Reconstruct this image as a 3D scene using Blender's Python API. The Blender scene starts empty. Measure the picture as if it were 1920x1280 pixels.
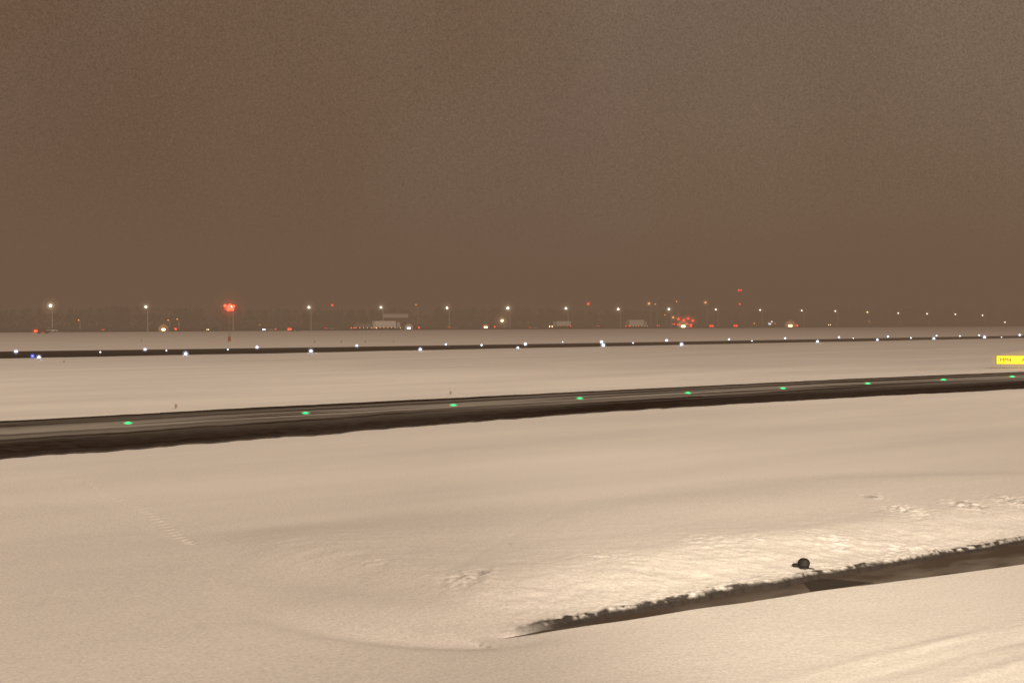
import bpy, math, random
import numpy as np
from mathutils import Vector, Matrix
random.seed(4); rng=np.random.RandomState(7)
S=bpy.context.scene
S.view_settings.view_transform='Standard'; S.view_settings.look='None'; S.view_settings.exposure=0
# ---------------------------------------------------------------- camera / survey
F=2600.0; H=5.5; PITCH=math.atan(47/F)
cd=bpy.data.cameras.new("camera"); cam=bpy.data.objects.new("camera",cd); S.collection.objects.link(cam)
cd.sensor_width=36; cd.lens=36*F/1920; cd.clip_end=8000; cd.clip_start=.05
cam.location=(0,0,H); cam.rotation_euler=(math.radians(90)-PITCH,0,0); S.camera=cam
def ray(x,y):
    dx=(x-960)/F; dy=(640-y)/F
    return Vector((dx, math.cos(PITCH)+dy*math.sin(PITCH), dy*math.cos(PITCH)-math.sin(PITCH)))
def P(x,y,z=0.0):
    r=ray(x,y); k=(z-H)/r.z; return Vector((r.x*k,r.y*k,z))
def A(x,y,Y):
    r=ray(x,y); k=Y/r.y; return Vector((r.x*k,Y,H+r.z*k))
TH=math.atan2(3122,F); U=Vector((math.sin(TH),math.cos(TH),0)); HEAD=math.atan2(U.y,U.x)
# ---------------------------------------------------------------- materials
def newmat(n):
    m=bpy.data.materials.new(n); m.use_nodes=True; return m,m.node_tree.nodes,m.node_tree.links,m.node_tree.nodes['Principled BSDF']
def simple(n,c,r=.6,met=0,var=.15,scale=3):
    m,N,L,b=newmat(n)
    t=N.new('ShaderNodeTexNoise'); t.inputs['Scale'].default_value=scale; t.inputs['Detail'].default_value=4
    g=N.new('ShaderNodeTexCoord'); L.new(g.outputs['Object'],t.inputs['Vector'])
    mx=N.new('ShaderNodeMix'); mx.data_type='RGBA'
    mx.inputs[6].default_value=(*[v*(1-var) for v in c],1); mx.inputs[7].default_value=(*[min(1,v*(1+var)) for v in c],1)
    L.new(t.outputs['Fac'],mx.inputs[0]); L.new(mx.outputs[2],b.inputs['Base Color'])
    b.inputs['Roughness'].default_value=r; b.inputs['Metallic'].default_value=met
    return m
def emis(n,c,s,sample=False):
    m=bpy.data.materials.new(n); m.use_nodes=True; N=m.node_tree.nodes; N.clear()
    e=N.new('ShaderNodeEmission'); o=N.new('ShaderNodeOutputMaterial')
    e.inputs[0].default_value=(*c,1); e.inputs[1].default_value=s
    m.node_tree.links.new(e.outputs[0],o.inputs['Surface'])
    if not sample: m.cycles.emission_sampling='NONE'
    return m
def volglow(n,c,s):  # volume that emits its own glow, not mist catching lamp light
    m=bpy.data.materials.new(n); m.use_nodes=True; N=m.node_tree.nodes; N.clear()
    e=N.new('ShaderNodeEmission'); o=N.new('ShaderNodeOutputMaterial')
    e.inputs[0].default_value=(*c,1); e.inputs[1].default_value=s
    m.node_tree.links.new(e.outputs[0],o.inputs['Volume']); m.cycles.emission_sampling='NONE'
    return m
FOGC=(.158,.097,.060); SIG=.0033
# ---------------------------------------------------------------- world
W=bpy.data.worlds.new("World"); S.world=W; W.use_nodes=True
N=W.node_tree.nodes; L=W.node_tree.links; bg=N['Background']
tc=N.new('ShaderNodeTexCoord')
n1=N.new('ShaderNodeTexNoise'); n1.inputs['Scale'].default_value=3.0; n1.inputs['Detail'].default_value=2
mp=N.new('ShaderNodeMapping'); mp.inputs['Location'].default_value=(.35,.2,.1); mp.inputs['Scale'].default_value=(1.6,1,.7)
L.new(tc.outputs['Generated'],mp.inputs[0]); L.new(mp.outputs[0],n1.inputs['Vector'])
sep=N.new('ShaderNodeSeparateXYZ'); L.new(tc.outputs['Generated'],sep.inputs[0])
def mth(N,L,op,a,b=None,c=None,clamp=False):
    m=N.new('ShaderNodeMath'); m.operation=op; m.use_clamp=clamp
    for i,v in enumerate((a,b,c)):
        if v is None: continue
        if isinstance(v,(int,float)): m.inputs[i].default_value=v
        else: L.new(v,m.inputs[i])
    return m.outputs[0]
gx=mth(N,L,'MULTIPLY_ADD',sep.outputs[0],1.1,.44)
gz=mth(N,L,'MULTIPLY',sep.outputs[2],.7)
nn=mth(N,L,'MULTIPLY_ADD',n1.outputs['Fac'],1.2,-.6)
f=mth(N,L,'ADD',gx,gz); f=mth(N,L,'ADD',f,nn,clamp=True)
mx=N.new('ShaderNodeMix'); mx.data_type='RGBA'
mx.inputs[6].default_value=(.136,.080,.046,1); mx.inputs[7].default_value=(.190,.132,.088,1)
L.new(f,mx.inputs[0])
n3=N.new('ShaderNodeTexNoise'); n3.inputs['Scale'].default_value=5; n3.inputs['Detail'].default_value=1
mp3=N.new('ShaderNodeMapping'); mp3.inputs['Location'].default_value=(1.2,.5,.3); L.new(tc.outputs['Generated'],mp3.inputs[0]); L.new(mp3.outputs[0],n3.inputs['Vector'])
vf=mth(N,L,'MULTIPLY_ADD',n3.outputs['Fac'],2.2,-1.0,clamp=True); vf=mth(N,L,'MULTIPLY',vf,.65)
mv=N.new('ShaderNodeMix'); mv.data_type='RGBA'; L.new(vf,mv.inputs[0]); L.new(mx.outputs[2],mv.inputs[6]); mv.inputs[7].default_value=(.172,.112,.095,1)
n2=N.new('ShaderNodeTexNoise'); n2.inputs['Scale'].default_value=760; n2.inputs['Detail'].default_value=1
L.new(tc.outputs['Generated'],n2.inputs['Vector'])
gr=mth(N,L,'MULTIPLY_ADD',n2.outputs['Fac'],.8,.6)
L.new(mv.outputs[2],bg.inputs[0]); L.new(gr,bg.inputs[1])
# ---------------------------------------------------------------- lights
sd=bpy.data.lights.new("sun",'SUN'); so=bpy.data.objects.new("apron_floodlight_glow",sd); S.collection.objects.link(so)
sd.energy=2.85; sd.angle=math.radians(20); sd.color=(1,.80,.61)
d=Vector((-.40,.75,-.55)); so.rotation_euler=d.to_track_quat('-Z','Y').to_euler(); so.location=(0,-20,30)
pd=bpy.data.lights.new("spot",'SPOT'); po=bpy.data.objects.new("aircraft_floodlight",pd); S.collection.objects.link(po)
po.location=(3,-12,11); pd.energy=80000; pd.color=(1,.86,.64); pd.spot_size=math.radians(22); pd.spot_blend=1; pd.shadow_soft_size=1.0
po.rotation_euler=(Vector((7.2,37,0))-po.location).to_track_quat('-Z','Y').to_euler()
# ---------------------------------------------------------------- numpy noise
TAB=rng.rand(256,256)
def vn(x,y):
    xi=np.floor(x).astype(int); yi=np.floor(y).astype(int); fx=x-xi; fy=y-yi
    fx=fx*fx*(3-2*fx); fy=fy*fy*(3-2*fy)
    a=TAB[xi&255,yi&255]; b=TAB[(xi+1)&255,yi&255]; c=TAB[xi&255,(yi+1)&255]; e=TAB[(xi+1)&255,(yi+1)&255]
    return (a*(1-fx)+b*fx)*(1-fy)+(c*(1-fx)+e*fx)*fy-.5
def fbm(x,y,o=4):
    r=0; am=1
    for i in range(o): r=r+am*vn(x+17.3*i,y+9.1*i); x,y=(x*1.6-y*1.22),(x*1.22+y*1.6); am*=.5
    return r
def ss(a,b,x): t=np.clip((x-a)/(b-a),0,1); return t*t*(3-2*t)
def meshgrid(name,co,faces,mat,smooth=True):
    me=bpy.data.meshes.new(name); me.vertices.add(len(co)); me.vertices.foreach_set('co',np.asarray(co,dtype=np.float32).ravel())
    faces=np.asarray(faces,dtype=np.int32)
    me.loops.add(faces.size); me.loops.foreach_set('vertex_index',faces.ravel())
    me.polygons.add(len(faces)); me.polygons.foreach_set('loop_start',np.arange(0,faces.size,4,dtype=np.int32))
    me.polygons.foreach_set('loop_total',np.full(len(faces),4,dtype=np.int32))
    me.update(calc_edges=True); me.polygons.foreach_set('use_smooth',np.full(len(faces),smooth))
    me.materials.append(mat); o=bpy.data.objects.new(name,me); S.collection.objects.link(o); return o
# ---------------------------------------------------------------- ground
u=np.array([.783,.622]); n=np.array([-.622,.783]); O=np.array([-.18,23.75])
def axis(lo,hi,step,far_lo,far_hi,g=1.07):
    c=list(np.arange(lo,hi,step)); s=step
    x=hi
    while x<far_hi: c.append(x); s*=g; x+=s
    c.append(far_hi); s=step; x=lo-step; pre=[]
    while x>far_lo: pre.append(x); s*=g; x-=s
    pre.append(far_lo); return np.array(sorted(pre)+c)
xs=axis(-2,15,.034,-4000,4000,1.025); ys=axis(22,38,.034,-60,5000,1.035)
X,Y=np.meshgrid(xs,ys); X=X.ravel(); Y=Y.ravel()
s_=(X-O[0])*u[0]+(Y-O[1])*u[1]; t_=(X-O[0])*n[0]+(Y-O[1])*n[1]
foot=[O+u*80,O+u*0.0]+[np.array(P(x,y)[:2]) for x,y in ((880,1197),(800,1195),(720,1188),(640,1177),(580,1164),(530,1150),(490,1132),(450,1105),(410,1070),(360,1020),(280,960),(150,900))]+[np.array([-30,70.]),np.array([-50,110.])]
D=np.full(X.shape,1e9); sign=np.ones(X.shape)
for a,b in zip(foot[:-1],foot[1:]):
    e=b-a; l2=e@e; k=np.clip(((X-a[0])*e[0]+(Y-a[1])*e[1])/l2,0,1)
    dx=X-(a[0]+k*e[0]); dy=Y-(a[1]+k*e[1]); dd=np.hypot(dx,dy)
    cr=e[0]*dy-e[1]*dx; m=dd<D; D=np.where(m,dd,D); sign=np.where(m,np.where(cr<0,1,-1),sign)
D=D*sign
right=ss(-.4,1.4,s_)*ss(14,8,t_)
leftfade=ss(29,24.5,Y)*(1-right)+right
wob=fbm(X*.9,Y*.9,2)*.16+fbm(X*4,Y*4,3)*.12
Dn=D+right*wob
w=np.clip(s_,0,60)*.118; w=np.where(w>3,3,w)
near=ss(47,30,Y)
Dp=np.clip(Dn,0,None)
z=right*(.075*ss(0,.16,Dn)+.46*ss(0,3.2,Dp)*np.exp(-Dp/9))+(1-right)*leftfade*(.34*ss(-.3,2.4,D)*np.exp(-Dp/7)-.085*np.exp(-((D+.35)/.40)**2))
z+=near*(fbm(X*.16+3,Y*.16,2)*.10+fbm(X*.9,Y*.9,2)*.012)
z+=near*right*ss(.02,.16,Dn)*np.exp(-Dp/.3)*(np.abs(fbm(X*6,Y*6,3))*.13)
z+=near*right*ss(.2,1,Dn)*np.exp(-Dp/3)*(fbm(X*1.8+5,Y*2.2,4)*.045)
def patch(px,py,rx,ry,amp):
    global z
    c=P(px,py); g=np.exp(-(((X-c.x)/rx)**2+((Y-c.y)/ry)**2)); z=z+g*(fbm(X*6+px,Y*6,4)*amp)
PT=((870,1122,.45,.7,.08),(905,1112,.3,.5,.07),(720,1090,.4,.6,.03),(1420,1045,.15,.4,.07),(1700,985,.6,1.2,.08),(1810,975,.5,1.2,.08),(1640,950,.4,1.2,.05),(1560,1040,.6,.8,.06),(1900,965,.6,1.3,.08),(1340,1050,.8,1,.04),(1730,1040,1.2,.6,.07),(1130,1080,.9,.9,.03))
for a in PT: patch(*a)
for tt,am in ((-4.9,.03),(-5.6,-.03),(-6.5,.03),(-7.1,-.03)):
    z+=near*am*np.exp(-((t_-tt+.02*s_)/.18)**2)*ss(-1,6,s_)*(.7+fbm(s_*.4,t_*2,2))
wn=w+right*(fbm(X*.6+9,Y*.6,2)*.07)*ss(12,6,s_)
pit=ss(0.03,-.02,Dn)*ss(-wn-.10,-wn+.02,t_)*ss(-.1,.2,s_)
z=np.where((s_>-.5)&(t_>-5)&(t_<1.2),np.logaddexp(z*60,np.full_like(z,-.02*60))/60,z)
z=z*(1-pit)+(-.07)*pit
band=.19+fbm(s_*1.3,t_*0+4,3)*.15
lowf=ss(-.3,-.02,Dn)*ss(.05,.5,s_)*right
dirt_shade=ss(band+.07,band-.07,Dn)*lowf
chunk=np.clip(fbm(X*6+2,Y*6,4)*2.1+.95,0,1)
dirt_shade=np.maximum(dirt_shade*chunk*.95, ss(.14,.06,Dn)*lowf*.97)
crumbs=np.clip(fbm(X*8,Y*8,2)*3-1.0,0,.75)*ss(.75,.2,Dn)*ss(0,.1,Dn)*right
dirt_shade=np.maximum(dirt_shade,crumbs)
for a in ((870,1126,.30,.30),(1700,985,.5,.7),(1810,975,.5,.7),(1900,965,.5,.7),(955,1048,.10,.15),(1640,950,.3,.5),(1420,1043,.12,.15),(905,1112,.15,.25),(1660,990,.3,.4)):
    c=P(a[0],a[1]); g=np.exp(-(((X-c.x)/a[2])**2+((Y-c.y)/a[3])**2)); dirt_shade=np.maximum(dirt_shade,g*np.clip(fbm(X*3+a[0],Y*3,4)*2.2-.2,0,.6))  # shade of the disturbed dimples darkened into the snow colour
far=ss(50,45,Y); z=z*far
nx=len(xs); ny=len(ys)
idx=np.arange(nx*ny).reshape(ny,nx)
fc=np.stack([idx[:-1,:-1],idx[:-1,1:],idx[1:,1:],idx[1:,:-1]],-1).reshape(-1,4)
m,N,L,b=newmat("snow")
tc=N.new('ShaderNodeTexCoord')
mp=N.new('ShaderNodeMapping'); mp.inputs['Scale'].default_value=(.03,.14,1)
mpv=N.new('ShaderNodeMapping'); mpv.inputs['Rotation'].default_value=(0,0,-HEAD)
L.new(tc.outputs['Object'],mpv.inputs[0]); L.new(mpv.outputs[0],mp.inputs[0])
a1=N.new('ShaderNodeTexNoise'); a1.inputs['Scale'].default_value=1; a1.inputs['Detail'].default_value=5; L.new(mp.outputs[0],a1.inputs['Vector'])
cr=N.new('ShaderNodeValToRGB'); cr.color_ramp.elements[0].position=.3; cr.color_ramp.elements[0].color=(.75,.73,.715,1); cr.color_ramp.elements[1].position=.65; cr.color_ramp.elements[1].color=(.88,.865,.85,1)
L.new(a1.outputs['Fac'],cr.inputs[0])
a2=N.new('ShaderNodeTexNoise'); a2.inputs['Scale'].default_value=18; a2.inputs['Detail'].default_value=5; L.new(tc.outputs['Object'],a2.inputs['Vector'])
g2=mth(N,L,'MULTIPLY_ADD',a2.outputs['Fac'],.66,.67)
mm=N.new('ShaderNodeMix'); mm.data_type='RGBA'; mm.blend_type='MULTIPLY'; mm.inputs[0].default_value=1
L.new(cr.outputs[0],mm.inputs[6]); L.new(g2,mm.inputs[7])
at=N.new('ShaderNodeAttribute'); at.attribute_name='dirt_and_shade'
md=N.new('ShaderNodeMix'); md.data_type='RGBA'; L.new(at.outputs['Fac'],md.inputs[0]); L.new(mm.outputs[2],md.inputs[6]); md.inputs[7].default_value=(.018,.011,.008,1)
L.new(md.outputs[2],b.inputs['Base Color']); b.inputs['Roughness'].default_value=.9; b.inputs['Specular IOR Level'].default_value=.12
bp=N.new('ShaderNodeBump'); bp.inputs['Strength'].default_value=.28; bp.inputs['Distance'].default_value=.05
a3=N.new('ShaderNodeTexNoise'); a3.inputs['Scale'].default_value=6; a3.inputs['Detail'].default_value=8; a3.inputs['Roughness'].default_value=.65; L.new(tc.outputs['Object'],a3.inputs['Vector'])
L.new(a3.outputs['Fac'],bp.inputs['Height']); L.new(bp.outputs[0],b.inputs['Normal'])
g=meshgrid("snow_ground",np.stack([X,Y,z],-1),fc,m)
at=g.data.attributes.new('dirt_and_shade','FLOAT','POINT'); at.data.foreach_set('value',dirt_shade.astype(np.float32))  # carries real soil at the bank foot plus painted dimple shade
# ---------------------------------------------------------------- strips
def resample(pts,k):
    pts=[np.array(p) for p in pts]; ls=[0]
    for a,b in zip(pts[:-1],pts[1:]): ls.append(ls[-1]+np.linalg.norm(b-a))
    q=np.linspace(0,ls[-1],k); pa=np.array(pts)
    return np.stack([np.interp(q,ls,pa[:,0]),np.interp(q,ls,pa[:,1])],-1),q
def strip(name,up,lo,z,mat,k=600,cr=6,jit=.3,fr=.25):
    U_,q=resample([P(*p)[:2] for p in up],k); L_,_=resample([P(*p)[:2] for p in lo],k)
    v=U_-L_; v/=np.linalg.norm(v,axis=1)[:,None]
    U_=U_+v*(fbm(q*fr,q*0+3.3,5)*jit)[:,None]; L_=L_+v*(fbm(q*fr,q*0+8.8,5)*jit*1.6)[:,None]
    co=[];ac=[];al=[]
    for j in range(cr+1):
        f=j/cr; p=U_*(1-f)+L_*f; co.append(np.c_[p,np.full(k,z)]); ac.append(np.full(k,f)); al.append(q)
    idx=np.arange(k*(cr+1)).reshape(cr+1,k)
    fc=np.stack([idx[:-1,:-1],idx[1:,:-1],idx[1:,1:],idx[:-1,1:]],-1).reshape(-1,4)
    o=meshgrid(name,np.concatenate(co),fc,mat,False)
    for nm,v in (('across',ac),('along',al)):
        a=o.data.attributes.new(nm,'FLOAT','POINT'); a.data.foreach_set('value',np.concatenate(v).astype(np.float32))
    return o
def asphalt(name,base,snow,bands,off=.5,fx=16,fy=.035,rough=.9,spec=.08):
    m,N,L,b=newmat(name)
    a=N.new('ShaderNodeAttribute'); a.attribute_name='across'; l=N.new('ShaderNodeAttribute'); l.attribute_name='along'
    c=N.new('ShaderNodeCombineXYZ'); L.new(mth(N,L,'MULTIPLY',a.outputs['Fac'],fx),c.inputs[0]); L.new(mth(N,L,'MULTIPLY',l.outputs['Fac'],fy),c.inputs[1])
    t=N.new('ShaderNodeTexNoise'); t.inputs['Scale'].default_value=1; t.inputs['Detail'].default_value=5; L.new(c.outputs[0],t.inputs['Vector'])
    r=N.new('ShaderNodeValToRGB'); r.color_ramp.elements.remove(r.color_ramp.elements[0])
    for i,(p_,v) in enumerate(bands):
        e=r.color_ramp.elements[0] if i==0 else r.color_ramp.elements.new(p_)
        e.position=p_; e.color=(v,v,v,1)
    L.new(a.outputs['Fac'],r.inputs[0])
    q=mth(N,L,'MULTIPLY_ADD',t.outputs['Fac'],5,-2.5+off,clamp=True)
    q=mth(N,L,'MULTIPLY',q,r.outputs[0])
    tc=N.new('ShaderNodeTexCoord'); t2=N.new('ShaderNodeTexNoise'); t2.inputs['Scale'].default_value=1.3; t2.inputs['Detail'].default_value=8
    L.new(tc.outputs['Object'],t2.inputs['Vector']); q=mth(N,L,'ADD',q,mth(N,L,'MULTIPLY_ADD',t2.outputs['Fac'],.2,-.11),clamp=True)
    mx=N.new('ShaderNodeMix'); mx.data_type='RGBA'; mx.inputs[6].default_value=(*base,1); mx.inputs[7].default_value=(*snow,1)
    L.new(q,mx.inputs[0]); L.new(mx.outputs[2],b.inputs['Base Color']); b.inputs['Roughness'].default_value=rough; b.inputs['Specular IOR Level'].default_value=spec
    return m
tax=asphalt("taxiway_asphalt",(.024,.013,.008),(.40,.38,.35),[(0,.1),(.05,.05),(.12,.55),(.20,.2),(.28,.8),(.40,.95),(.46,.4),(.53,.6),(.62,.2),(.8,.05),(.97,.08),(1,.5)],.85,13)
strip("taxiway",[(-800,829),(0,790),(400,768),(850,746),(1290,725),(1600,710),(1920,697),(2800,656)],
      [(-800,924),(0,861),(260,842),(520,822),(800,798),(1087,776),(1300,762),(1600,745),(1920,729),(2800,684)],.02,tax,1400,8,.6,.5)
rw=asphalt("runway_asphalt",(.012,.007,.005),(.3,.28,.26),[(0,.5),(.12,.2),(.3,.05),(.6,.05),(.9,.05),(1,.3)])
strip("runway",[(-600,668),(0,659),(640,650.5),(1300,640),(1920,629),(2600,618)],[(-600,684),(0,672),(640,659.5),(1300,646),(1920,633.5),(2600,622)],.03,rw,900,5,1.8,.08)
hw=asphalt("road_asphalt",(.04,.033,.028),(.3,.28,.26),[(0,.3),(.5,.2),(1,.4)])
strip("highway",[(-600,619.5),(0,617.5),(1920,607.5),(2600,605)],[(-600,626),(0,623.5),(1920,611.5),(2600,608)],.05,hw,500,4,1.5,.04)
vg=simple("frozen_scrub",(.07,.055,.04),.9,0,.5,.05)
strip("road_verge",[(-900,611),(0,609),(1920,601),(2900,600)],[(-900,622),(0,619),(1920,608.5),(2900,606)],.03,vg,300,3,3,.03)
sp=asphalt("wet_pavement",(.075,.054,.039),(.30,.275,.25),[(0,.05),(.18,.15),(.3,.4),(.5,.5),(1,.5)],fx=6,fy=.5,rough=.7,spec=.3)
me_u=[O+u*-.2+n*.8,O+u*80+n*.8]; me_l=[O+u*-.2-n*4,O+u*80-n*4]
k=400; Uq,q=resample(me_u,k); Lq,_=resample(me_l,k)
co=[];ac=[];al=[]
for j in range(7):
    f_=j/6; co.append(np.c_[Uq*(1-f_)+Lq*f_,np.full(k,-.035)]); ac.append(np.full(k,f_)); al.append(q)
idx=np.arange(k*7).reshape(7,k); fcs=np.stack([idx[:-1,:-1],idx[1:,:-1],idx[1:,1:],idx[:-1,1:]],-1).reshape(-1,4)
o=meshgrid("service_road",np.concatenate(co),fcs,sp,False)
for nm,v in (('across',ac),('along',al)):
    a=o.data.attributes.new(nm,'FLOAT','POINT'); a.data.foreach_set('value',np.concatenate(v).astype(np.float32))
# ---------------------------------------------------------------- builders
def obj(name,bm,mat,parent=None,smooth=False):
    me=bpy.data.meshes.new(name); bm.to_mesh(me); bm.free()
    for p in me.polygons: p.use_smooth=smooth
    me.materials.append(mat); o=bpy.data.objects.new(name,me); S.collection.objects.link(o)
    if parent: o.parent=parent
    return o
import bmesh
def cone(bm,a,b,r1,r2,seg=8):
    a=Vector(a); b=Vector(b); d=b-a
    M=Matrix.Translation((a+b)/2)@d.to_track_quat('Z','Y').to_matrix().to_4x4()
    bmesh.ops.create_cone(bm,cap_ends=True,segments=seg,radius1=r1,radius2=max(r2,.001),depth=d.length,matrix=M)
def box(bm,c,s,rz=0):
    M=Matrix.Translation(c)@Matrix.Rotation(rz,4,'Z')@Matrix.Diagonal((*s,1)); bmesh.ops.create_cube(bm,size=1,matrix=M)
def ball(bm,c,r,sub=2,sc=(1,1,1)):
    bmesh.ops.create_icosphere(bm,subdivisions=sub,radius=r,matrix=Matrix.Translation(c)@Matrix.Diagonal((*sc,1)))
def empty(name,loc,rz=0):
    e=bpy.data.objects.new(name,None); S.collection.objects.link(e); e.location=loc; e.rotation_euler=(0,0,rz); return e
bm=bmesh.new()
pts=[(1505,1088),(1530,1083),(1575,1086),(1640,1092),(1600,1097),(1560,1103),(1520,1108)]
vs=[bm.verts.new(P(x,y,-.029)) for x,y in pts]; bm.faces.new(vs[::-1])
obj("tar_patch",bm,simple("dark_wet_tar",(.035,.025,.018),.7,0,.4,4))
metal=simple("galvanised_steel",(.25,.25,.25),.5,.5)
polem=simple("pole_paint",(.55,.52,.48),.5)
black=simple("black_plastic",(.012,.01,.009),.7)
rubber=simple("rubber",(.02,.02,.02),.9)
glass=simple("dark_glass",(.02,.02,.025),.1)
white=simple("white_paint",(.8,.79,.77),.4)
Ewhite=emis("lamp_white",(1,.93,.80),18); Ewarm=emis("lamp_warm",(1,.72,.36),18); Ered=emis("lamp_red",(1,.05,.02),10)
Eorange=emis("lamp_orange",(1,.34,.07),10); Egreen=emis("lamp_green",(.02,1,.22),2.8,True); Eblue=emis("lamp_blue",(.06,.10,1),10)
Ecool=emis("lamp_cool",(.8,.9,1),12)
Vw=volglow("glow_white",(1,.78,.55),.20); Vr=volglow("glow_red",(1,.05,.02),1.0); Vr2=volglow("glow_red_soft",(1,.08,.03),.13)  # lamp glows painted as self-emitting volumes
Vf=volglow("glow_faint",(1,.62,.38),.022)
Vc=volglow("glow_cool",(.72,.72,1),.5); Vwarm=volglow("glow_warm",(1,.5,.2),.20); Vg=volglow("glow_green",(.02,1,.2),.8); Vy=volglow("glow_yellow",(1,.7,.03),.14)
Vb=volglow("glow_blue",(.08,.12,1),1.4)
def halo(par,c,r,mat,nm="glow_halo",sc=(1,1,1)):  # glow sphere added around a light source; it shines by itself
    bm=bmesh.new(); ball(bm,c,r,3,sc); return obj(nm,bm,mat,par,True)
def street_lamp(x,top,base=None,em=Ewhite,vh=Vw,k=1.0,big=False):
    yb=base if base else 622-(x-98)*.00728
    g=P(x,yb); Y_=g.y; hgt=A(x,top,Y_).z
    e=empty("street_lamp",g,HEAD+math.pi/2)
    bm=bmesh.new(); cone(bm,(0,0,0),(0,0,hgt),.24,.16); cone(bm,(0,0,hgt-.1),(1.2,0,hgt+.15),.09,.08); cone(bm,(0,0,0),(0,0,.5),.36,.32)
    obj("pole",bm,polem,e)
    bm=bmesh.new(); box(bm,(1.4,0,hgt+.22),(.9,.35,.14)); obj("lamp_head",bm,metal,e)
    r=.38*Y_/500*k
    bm=bmesh.new(); ball(bm,(1.4,0,hgt),r,2,(1.1,1,.9)); obj("lantern",bm,em,e,True)
    halo(e,(1.4,0,hgt),r*2.9,vh)
    if big: halo(e,(1.4,0,hgt),r*6,Vf)
    return e
for x,t in ((98,573),(277,575),(437,575),(583,576),(718,576),(842,577),(956,577.5),(1065,578),(1163,579.5),(1258,579.5),(1346,580),(1429,581),(1507,582),(1570,583),(1630,585),(1688,587),(1742,588),(1795,589),(1846,591),(1888,604)):
    kk={98:1.4,956:1.2,277:1.1,583:1.1}.get(x, 1.0 if x<1300 else .68)
    street_lamp(x,t,None,Ewhite if x!=1630 else Ewarm,Vw if x<1500 else Vwarm,kk,x!=437 and x<1500)
street_lamp(945,601,614.5,Ewarm,Vwarm,1.4,True)
for x,y,b_ in ((1220,569,611),(1326,567,610.5),(1272,565,611),(1250,590,611),(1633,602,609),(1935,604,609),(318,600,616),(783,571,612),(335,598,616),(150,600,617),(1418,606,612),(1232,570,611)):
    street_lamp(x,y,b_,Eorange,Vwarm if y<590 else Vr2,.55 if x not in (1220,1326) else 1.0)
def red_mast(name,x,base,top,spots,r,hr,w=.5,vh=Vr,lw=.03):
    g=P(x,base); Y_=g.y; zt=A(x,top,Y_).z
    e=empty(name,g)
    bm=bmesh.new()
    cs=[(-w,-w),(w,-w),(w,w),(-w,w)]
    for cx,cy in cs: cone(bm,(cx,cy,0),(cx*.4,cy*.4,zt),lw*1.6,lw*1.4,6)
    nseg=max(4,int(zt/1.5))
    for i in range(nseg):
        f0=i/nseg; f1=(i+1)/nseg; k0=1-.6*f0; k1=1-.6*f1
        for j in range(4):
            a=cs[j]; b2=cs[(j+1)%4]
            cone(bm,(a[0]*k0,a[1]*k0,zt*f0),(b2[0]*k1,b2[1]*k1,zt*f1),lw,lw,4)
            cone(bm,(a[0]*k0,a[1]*k0,zt*f0),(b2[0]*k0,b2[1]*k0,zt*f0),lw,lw,4)
    obj("lattice",bm,simple("weathered_mast_paint",(.26,.18,.14),.6),e)
    bm=bmesh.new()
    for sx,sy in spots:
        c=A(sx,sy,Y_-w-.1)-g; ball(bm,c,r,2)
        halo(e,c,hr,vh)
    obj("red_lamps",bm,Ered,e,True)
    return e
em=red_mast("obstruction_light_mast",430,641,570,[(430,577)],.5,.8,w=.16,lw=.012)
cc=A(430,577,304)-em.location
halo(em,cc,1.1,volglow("glow_red_core",(1,.05,.02),.6),sc=(1.15,1,.8)); halo(em,cc,2.0,volglow("glow_red_mid",(1,.06,.02),.05)); halo(em,cc,3.8,volglow("glow_red_outer",(1,.08,.02),.006))  # nested self-emitting shells imitate the red beacon's glow
for sx,sy in ((422,573),(438,574),(428,580),(436,580),(431,572)):
    bm=bmesh.new(); ball(bm,A(sx,sy,P(430,641).y-.7)-em.location,.28); obj("red_lamp",bm,Ered,em,True)
bm=bmesh.new(); box(bm,(0,0,.6),(.55,.4,.9)); box(bm,(0,0,1.08),(.65,.5,.05)); obj("equipment_box",bm,simple("red_oxide",(.3,.10,.07),.6),em)
red_mast("radio_mast",1387,610.5,541,[(1385,544),(1389,544),(1387,570)],.50,1.3,w=1.0,vh=Vr2)
red_mast("radio_mast",623,614,569,[(623,572)],.45,1.1,w=.6,vh=Vr2)
red_mast("radio_mast",1103,612,567,[(1103,569.5)],.6,1.8,w=.7,vh=Vr2)
def prism(bm,prof,y0,y1,inset=0):
    a=[bm.verts.new((p[0],y0,p[1])) for p in prof]; b_=[bm.verts.new((p[0],y1,p[1])) for p in prof]
    k=len(prof)
    bm.faces.new(a); bm.faces.new(b_[::-1])
    for i in range(k): bm.faces.new((a[i],b_[i],b_[(i+1)%k],a[(i+1)%k]))
def wheels(e,xs_,yw,r):
    bm=bmesh.new()
    for wx in xs_:
        for s in (-1,1): cone(bm,(wx,s*(yw-.11),r),(wx,s*(yw+.11),r),r,r,14)
    obj("wheels",bm,rubber,e)
paints=[simple("car_paint_%d"%i,c,.3) for i,c in enumerate([(.08,.08,.09),(.25,.25,.26),(.2,.03,.02),(.04,.06,.12),(.6,.6,.58)])]
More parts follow.
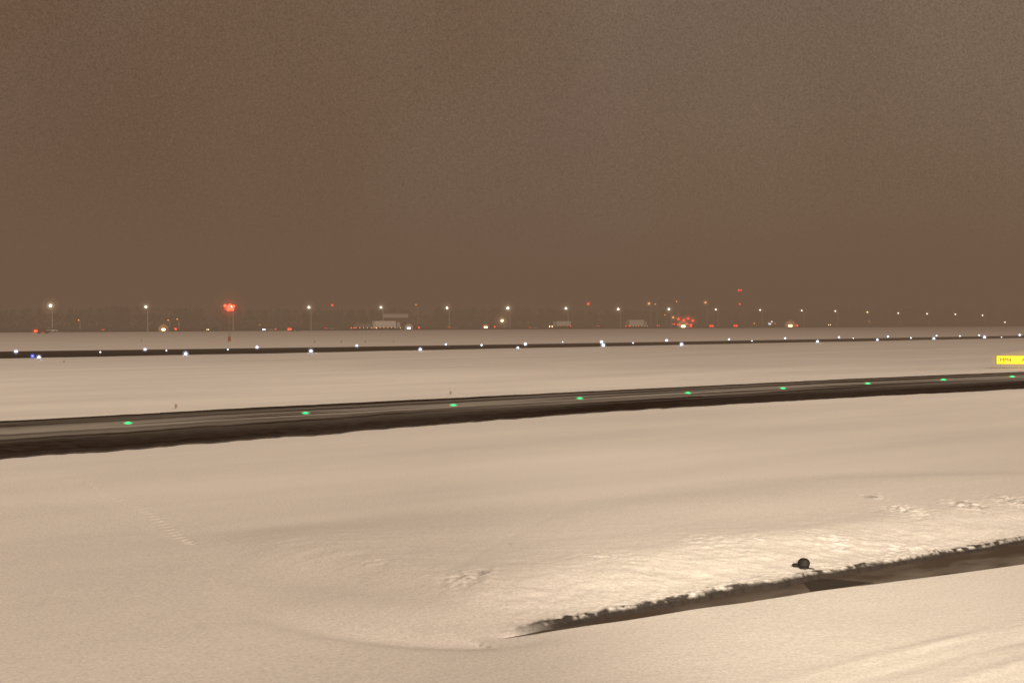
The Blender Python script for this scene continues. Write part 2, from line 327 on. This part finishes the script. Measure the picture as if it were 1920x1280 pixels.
def car(x,y,head=True,tail=False,pc=0,ls=.13,em=Ewarm,hr=.0,hm=Vwarm):
    g=P(x,y,.05); e=empty("car",g,HEAD+(math.pi if head else 0))
    bm=bmesh.new()
    prism(bm,[(-2.2,.35),(-2.25,.8),(-1.7,.95),(-.1,.98),(1.1,.95),(2.05,.78),(2.2,.55),(2.15,.3)],-.88,.88)
    obj("body",bm,paints[pc%5],e)
    bm=bmesh.new(); prism(bm,[(-1.75,.94),(-1.2,1.40),(.25,1.44),(1.15,.96)],-.74,.74); obj("cabin_glass",bm,glass,e)
    bm=bmesh.new(); prism(bm,[(-1.22,1.39),(-1.15,1.45),(.2,1.48),(.28,1.43)],-.72,.72); obj("roof",bm,paints[pc%5],e)
    wheels(e,(-1.35,1.35),.8,.33)
    bm=bmesh.new(); [ball(bm,(2.2,s*.62,.66),ls,2) for s in (-1,1)]; obj("headlights",bm,em if head else glass,e)
    bm=bmesh.new(); [ball(bm,(-2.25,s*.66,.78),ls*.9,2) for s in (-1,1)]; obj("tail_lights",bm,Ered,e)
    if hr: halo(e,((2.2 if head else -2.3),0,.7),hr,hm)
    return e
def lorry(x,y,L_=11,h=3.8,head=False,boxc=white):
    g=P(x,y,.05); e=empty("lorry",g,HEAD+(math.pi if head else 0))
    bm=bmesh.new(); box(bm,(-.6,0,(h+1.1)/2),(L_,2.5,h-1.1)); bmesh.ops.bevel(bm,geom=bm.edges[:],offset=.06,segments=1,affect='EDGES'); obj("cargo_box",bm,boxc,e)
    fx=L_/2
    bm=bmesh.new(); prism(bm,[(fx-.09,.5),(fx-.09,3.1),(fx+.9,3.2),(fx+1.6,2.0),(fx+1.75,.5)],-1.2,1.2); obj("cab",bm,paints[4],e)
    bm=bmesh.new(); prism(bm,[(fx+.98,2.95),(fx+1.03,3.0),(fx+1.66,2.0),(fx+1.6,1.95)],-1.05,1.05); obj("windscreen",bm,glass,e)
    bm=bmesh.new(); box(bm,(-.3,0,.85),(L_+.2,1.0,.3)); obj("chassis",bm,black,e)
    wheels(e,(-fx+.6,-fx+1.8,-fx+3.0,fx-1.6,fx+.9),1.1,.5)
    bm=bmesh.new(); [ball(bm,(fx+1.75,s*.9,.8),.25) for s in (-1,1)]; obj("headlights",bm,Ewarm,e)
    bm=bmesh.new(); [ball(bm,(-fx-.65,s*1.0,.95),.2) for s in (-1,1)]; obj("tail_lights",bm,Ered,e)
    bm=bmesh.new(); [ball(bm,(-fx+i*1.8,-1.28,1.0),.12) for i in range(6)]; obj("side_markers",bm,Eorange,e)
    return e
boxwhite=simple("bright_white_cargo",(.9,.9,.88),.5)  # plain bright white paint for the cargo boxes
car(317,621,True,pc=0,ls=.42,hr=2.0); car(505,621,True,pc=1,ls=.24,em=Ecool); car(775,618,True,pc=2,ls=.40,em=Ecool,hr=1.9,hm=Vw)
car(918,616,True,pc=3,ls=.42,hr=1.7); car(1287,614,True,pc=0,ls=.65,hr=3.0); car(1487,613,True,pc=1,ls=.65,hr=3.0); car(1447,609,True,pc=3,ls=.55,em=Ecool,hr=2.0)
car(80,625,False,pc=2,ls=.34,em=Ewarm,hr=1.2,hm=Vr2); car(553,621,False,pc=0,ls=.38,hr=1.2,hm=Vr2); car(1340,614,False,pc=1,ls=.5,hr=1.6,hm=Vr2); car(1385,613.5,False,pc=0,ls=.48,hr=1.5,hm=Vr2)
car(95,623,False,pc=4,ls=.14); car(1040,613,True,pc=4,ls=.3,em=Ecool); car(1000,617,False,pc=1,ls=.12); car(1128,614,False,pc=2,ls=.18); car(620,619,False,pc=1,ls=.12)
for i,(x,y) in enumerate(((1268,610),(1278,611),(1292,610),(1300,611))): car(x,y,False,pc=i,ls=.5,hr=1.8,hm=Vr2)
car(1560,611,True,pc=0,ls=.24); car(850,617,False,pc=1,ls=.14); car(1240,613,False,pc=1,ls=.25); car(205,622,False,pc=0,ls=.12); car(400,621,True,pc=3,ls=.12)
lorry(722,618.5,10,3.6,boxc=boxwhite); lorry(1192,615,9.5,3.8,boxc=boxwhite); lorry(1052,615,9,3.2,True,boxc=boxwhite); lorry(680,619,8,2.6,False,simple("grey_box",(.22,.2,.18),.5))
def traffic_light(x,base,top,em,r=.3,hv=None,hr=1.5):
    g=P(x,base); zt=A(x,top,g.y).z
    e=empty("traffic_light",g)
    bm=bmesh.new(); cone(bm,(0,0,0),(0,0,zt+.5),.1,.08); obj("pole",bm,metal,e)
    bm=bmesh.new(); box(bm,(0,-.12,zt-.3),(.5,.3,1.5)); box(bm,(0,-.12,zt+.55),(.6,.5,.06)); obj("housing",bm,black,e)
    bm=bmesh.new(); ball(bm,(0,-.3,zt),r,2,(1,.6,1)); obj("signal",bm,em,e)
    if hv: halo(e,(0,-.3,zt),hr,hv)
for x,t in ((1272,598),(1282,600),(1290,597),(1299,601)): traffic_light(x,611.5,t,Ered,.7,Vr2,2.6)
traffic_light(1262,611.5,595,Eorange,.5,Vwarm,1.6); traffic_light(1447,611,603,Ecool,.4); traffic_light(700,618,608,Ecool,.4); traffic_light(1068,614,606,Ewarm,.35)
def runway_light(x,y,s=1.0,em=Ecool,vh=Vc,name="runway_edge_light"):
    g0=P(x,y,.35); g=Vector((g0.x,g0.y,0)); k=g.y/230
    e=empty(name,g)
    bm=bmesh.new(); cone(bm,(0,0,0),(0,0,.05),.18,.16,12); cone(bm,(0,0,.04),(0,0,.25),.04,.04); cone(bm,(0,0,.23),(0,0,.30),.11,.12,12); obj("fixture",bm,metal,e)
    bm=bmesh.new(); ball(bm,(0,0,.36),.14*s*k,2,(1.15,1.15,1)); obj("lens",bm,em,e,True)
    halo(e,(0,0,.36),.42*s*k,vh)
for x,y,s in ((30,659,1.1),(188,660,.5),(272,655,1),(312,657,.5),(348,663,1.3),(427,655,.5),(482,651,1),(583,658,1.2),(669,648,.9),(788,655,1.1),(836,645.5,.7),(903,647,.7),(971,652,.9),(985,645,1),(1055,641,.4),(1128,641,1),(1131,647,1.2),(1187,643,.5),(1250,638,.9),(1278,645.5,1.1),(1367,636,.7),(1472,634,.7),(1533,640,.9),(1573,632,.7),(1645,637,.8),(1665,631,.7),(1708,633.5,.6),(1751,634.5,.9),(1756,629.5,.6),(1800,630,.5),(1836,628.5,.6),(1846,632,1),(1912,628,.8),(1878,632,.4),(1600,634,.4),(1410,639,.4)):
    runway_light(x,y,s)
runway_light(73,669.5,1.2); runway_light(61,667.5,1.0,Eblue,Vb,"taxiway_edge_light")
for x,y in ((240,795),(573,776),(850,761),(1087,748),(1290,738),(1468,729),(1627,720),(1769,713),(1898,707),(-190,820)):
    g=P(x,y,.02); e=empty("taxiway_centerline_light",g,HEAD); k=.8+.3*g.y/100
    bm=bmesh.new(); cone(bm,(0,0,0),(0,0,.035),.15*k,.11*k,16); obj("housing",bm,metal,e)
    bm=bmesh.new(); ball(bm,(0,0,.05),.075*k,2,(1.6,1.6,.65)); obj("lens",bm,Egreen,e,True)
    halo(e,(0,0,.06),.21*k,Vg,sc=(1.25,1.25,.45))
g=P(1928,691); e=empty("taxiway_sign",g,math.radians(-6))
yel=emis("sign_yellow",(1,.76,.05),1.5,True)
bm=bmesh.new(); box(bm,(0,0,.92),(6.6,.22,.92)); bmesh.ops.bevel(bm,geom=bm.edges[:],offset=.03,segments=1,affect='EDGES'); obj("cabinet",bm,simple("yellow_cabinet",(.5,.33,.03),.5),e)
bm=bmesh.new(); box(bm,(0,-.116,.92),(6.54,.02,.86)); obj("face",bm,yel,e)
bm=bmesh.new(); [cone(bm,(lx,0,0),(lx,0,.5),.05,.05) for lx in (-2.8,-1,1,2.8)]; obj("legs",bm,polem,e)
ygl=simple("sign_legend_black",(.09,.05,.008),.6)
for sx,txt in ((-2.35,"MM4"),(-.35,"AA"),(1.9,"A4")):
    c=bpy.data.curves.new("legend",'FONT'); c.body=txt; c.size=.58; c.align_x='CENTER'; c.align_y='CENTER'; c.extrude=.004; c.materials.append(ygl)
    o=bpy.data.objects.new("legend",c); S.collection.objects.link(o); o.parent=e; o.location=(sx,-.135,.90); o.rotation_euler=(math.pi/2,0,0)
halo(e,(0,-.2,.92),1,volglow("glow_yellow_sign",(1,.55,.02),.10),sc=(3.9,.9,1.0))  # added self-emitting glow around the sign face
c=P(1507,1077); e=empty("unlit_edge_light",(c.x,c.y,.04)); e.scale=(1.25,1.25,1.25)
bm=bmesh.new(); cone(bm,(0,0,-.1),(0,0,.05),.14,.12,16); cone(bm,(0,0,.04),(0,0,.12),.10,.085,12); cone(bm,(0,0,.10),(0,0,.18),.09,.11,16); ball(bm,(0,0,.18),.105,2,(1,1,.75)); obj("fixture",bm,black,e,True)
bm=bmesh.new(); box(bm,(-.14,.02,.13),(.09,.08,.06),.3); cone(bm,(-.12,.02,.13),(.02,0,.14),.022,.022); box(bm,(.11,-.02,.02),(.12,.12,.12),.5); bmesh.ops.bevel(bm,geom=bm.edges[:],offset=.012,segments=2,affect='EDGES'); obj("cable_box",bm,black,e)
stake=simple("weathered_stake",(.28,.21,.16),.8)
for x,y,h_ in ((330,766,.28),(845,740,.26),(590,644,.6),(640,644,.6),(685,643,.6),(738,643,.5),(265,641,.6),(120,680,.3)):
    g=P(x,y); e=empty("marker_stake",g,.3)
    bm=bmesh.new(); cone(bm,(0,0,0),(0,0,h_),.03,.025); obj("post",bm,stake,e)
    bm=bmesh.new(); box(bm,(0,-.01,h_*.6),(.08+h_*.2,.03,h_*.7)); obj("board",bm,stake,e)
wall=simple("dark_cladding",(.10,.085,.07),.8); fascia=simple("light_fascia",(.88,.86,.82),.5); roofm=simple("snow_roof",(.35,.33,.3),.8)
def building(name,x,base,top,wpx,lit=3,fas=False,em=Eorange,dpt=10):
    g=P(x,base); zt=A(x,top,g.y).z; wd=wpx*g.y/F
    e=empty(name,g,.15)
    bm=bmesh.new(); box(bm,(0,dpt/2,zt/2),(wd,dpt,zt)); obj("walls",bm,wall,e)
    bm=bmesh.new(); box(bm,(0,dpt/2,zt+.13),(wd+.5,dpt+.5,.25)); obj("roof",bm,roofm,e)
    if fas:
        bm=bmesh.new(); box(bm,(0,-.15,zt-1.1),(wd+.2,.28,1.9)); obj("fascia",bm,fascia,e)
    bm=bmesh.new(); bl=bmesh.new(); nw=max(3,int(wd/3))
    for i in range(nw):
        wx=-wd/2+(i+.5)*wd/nw
        box(bl if (i*7+int(x))%nw<lit else bm,(wx,-.03,min(zt*.45,2.0)),(1.1,.08,1.0))
    obj("dark_windows",bm,glass,e); obj("lit_windows",bl,emis("window_light",(1,.5,.2),1.8),e)
building("roadside_building",742,613.5,588,46,2,True)
building("house",335,613,602,40,1); building("house",1250,608.5,596,60,3); building("house",475,613,602,34,1)
building("warehouse",1010,610,600,50,1); building("warehouse",1600,607.5,600,60,2); building("house",1440,608,598,28,1)
# ---------------------------------------------------------------- distant woods
tree_m=simple("winter_foliage",(.05,.038,.027),.95,0,.3,.6)
V=[];Fq=[]
def quad(c,s):
    a=rng.randn(3); a/=np.linalg.norm(a); b_=np.cross(a,rng.randn(3)); b_/=np.linalg.norm(b_)
    i=len(V); V.extend([c-a*s,c-b_*s*.6,c+a*s,c+b_*s*.6]); Fq.append((i,i+1,i+2,i+3))
def limb(a,b,r1,r2):
    a=np.array(a);b=np.array(b); i=len(V)
    for p,r in ((a,r1),(b,r2)):
        for k in range(4):
            an=k*math.pi/2; V.append(p+np.array([math.cos(an)*r,math.sin(an)*r,0]))
    for k in range(4): Fq.append((i+k,i+(k+1)%4,i+4+(k+1)%4,i+4+k))
for i in range(430):
    x=rng.uniform(-500,2400); f_=(x+100)/2100; yb=615.5-10*f_+rng.uniform(-1.4,.8)
    g=P(x,max(yb,602.6)); Y_=g.y
    clump=vn(np.array([x*.008]),np.array([1.7]))[0]+.5
    top=592-rng.uniform(4,9)-clump*13+abs(x-960)*.002
    hh=max(5,A(x,top,Y_).z); base=np.array([g.x,g.y,0]); con=rng.rand()<.3
    limb(base,base+[0,0,hh*.9],.2,.05)
    for k in range(6):
        an=rng.uniform(0,6.28); z0=hh*rng.uniform(.3,.8); q=base+[0,0,z0]; limb(q,q+np.array([math.cos(an),math.sin(an),.6])*hh*.16,.07,.03)
    for k in range(150):
        t=rng.uniform(.12,1)**.8
        if con: R=hh*.24*(1-t)+.3
        else: R=hh*.36*math.sin(math.pi*min(1,max(.02,t*.9+.08)))**.7
        an=rng.uniform(0,6.28); rr=R*math.sqrt(rng.rand())*(.75+.5*rng.rand())
        quad(base+np.array([math.cos(an)*rr,math.sin(an)*rr,hh*t]),rng.uniform(.25,.65)*Y_/800)
for i in range(12000):
    x=rng.uniform(-500,2400); f_=(x+100)/2100; g=P(x,max(616-10*f_+rng.uniform(-1,1),602.8))
    quad(np.array([g.x,g.y,rng.rand()**1.5*6]),rng.uniform(.5,1.2))
o=meshgrid("distant_trees",np.array(V),Fq,tree_m,False)
# ---------------------------------------------------------------- fog bank beyond the taxiway
m=bpy.data.materials.new("fog"); m.use_nodes=True; N=m.node_tree.nodes; L=m.node_tree.links; N.clear()
ab=N.new('ShaderNodeVolumeAbsorption'); ab.inputs[0].default_value=(0,0,0,1); ab.inputs[1].default_value=SIG
e_=N.new('ShaderNodeEmission'); e_.inputs[0].default_value=(*FOGC,1); e_.inputs[1].default_value=SIG
ad=N.new('ShaderNodeAddShader'); L.new(ab.outputs[0],ad.inputs[0]); L.new(e_.outputs[0],ad.inputs[1])
oo=N.new('ShaderNodeOutputMaterial'); L.new(ad.outputs[0],oo.inputs['Volume']); m.cycles.emission_sampling='NONE'
bm=bmesh.new(); box(bm,(0,2095,18),(7000,3950,40)); obj("fog",bm,m)
print("verts",len(X),"trees",len(Fq))
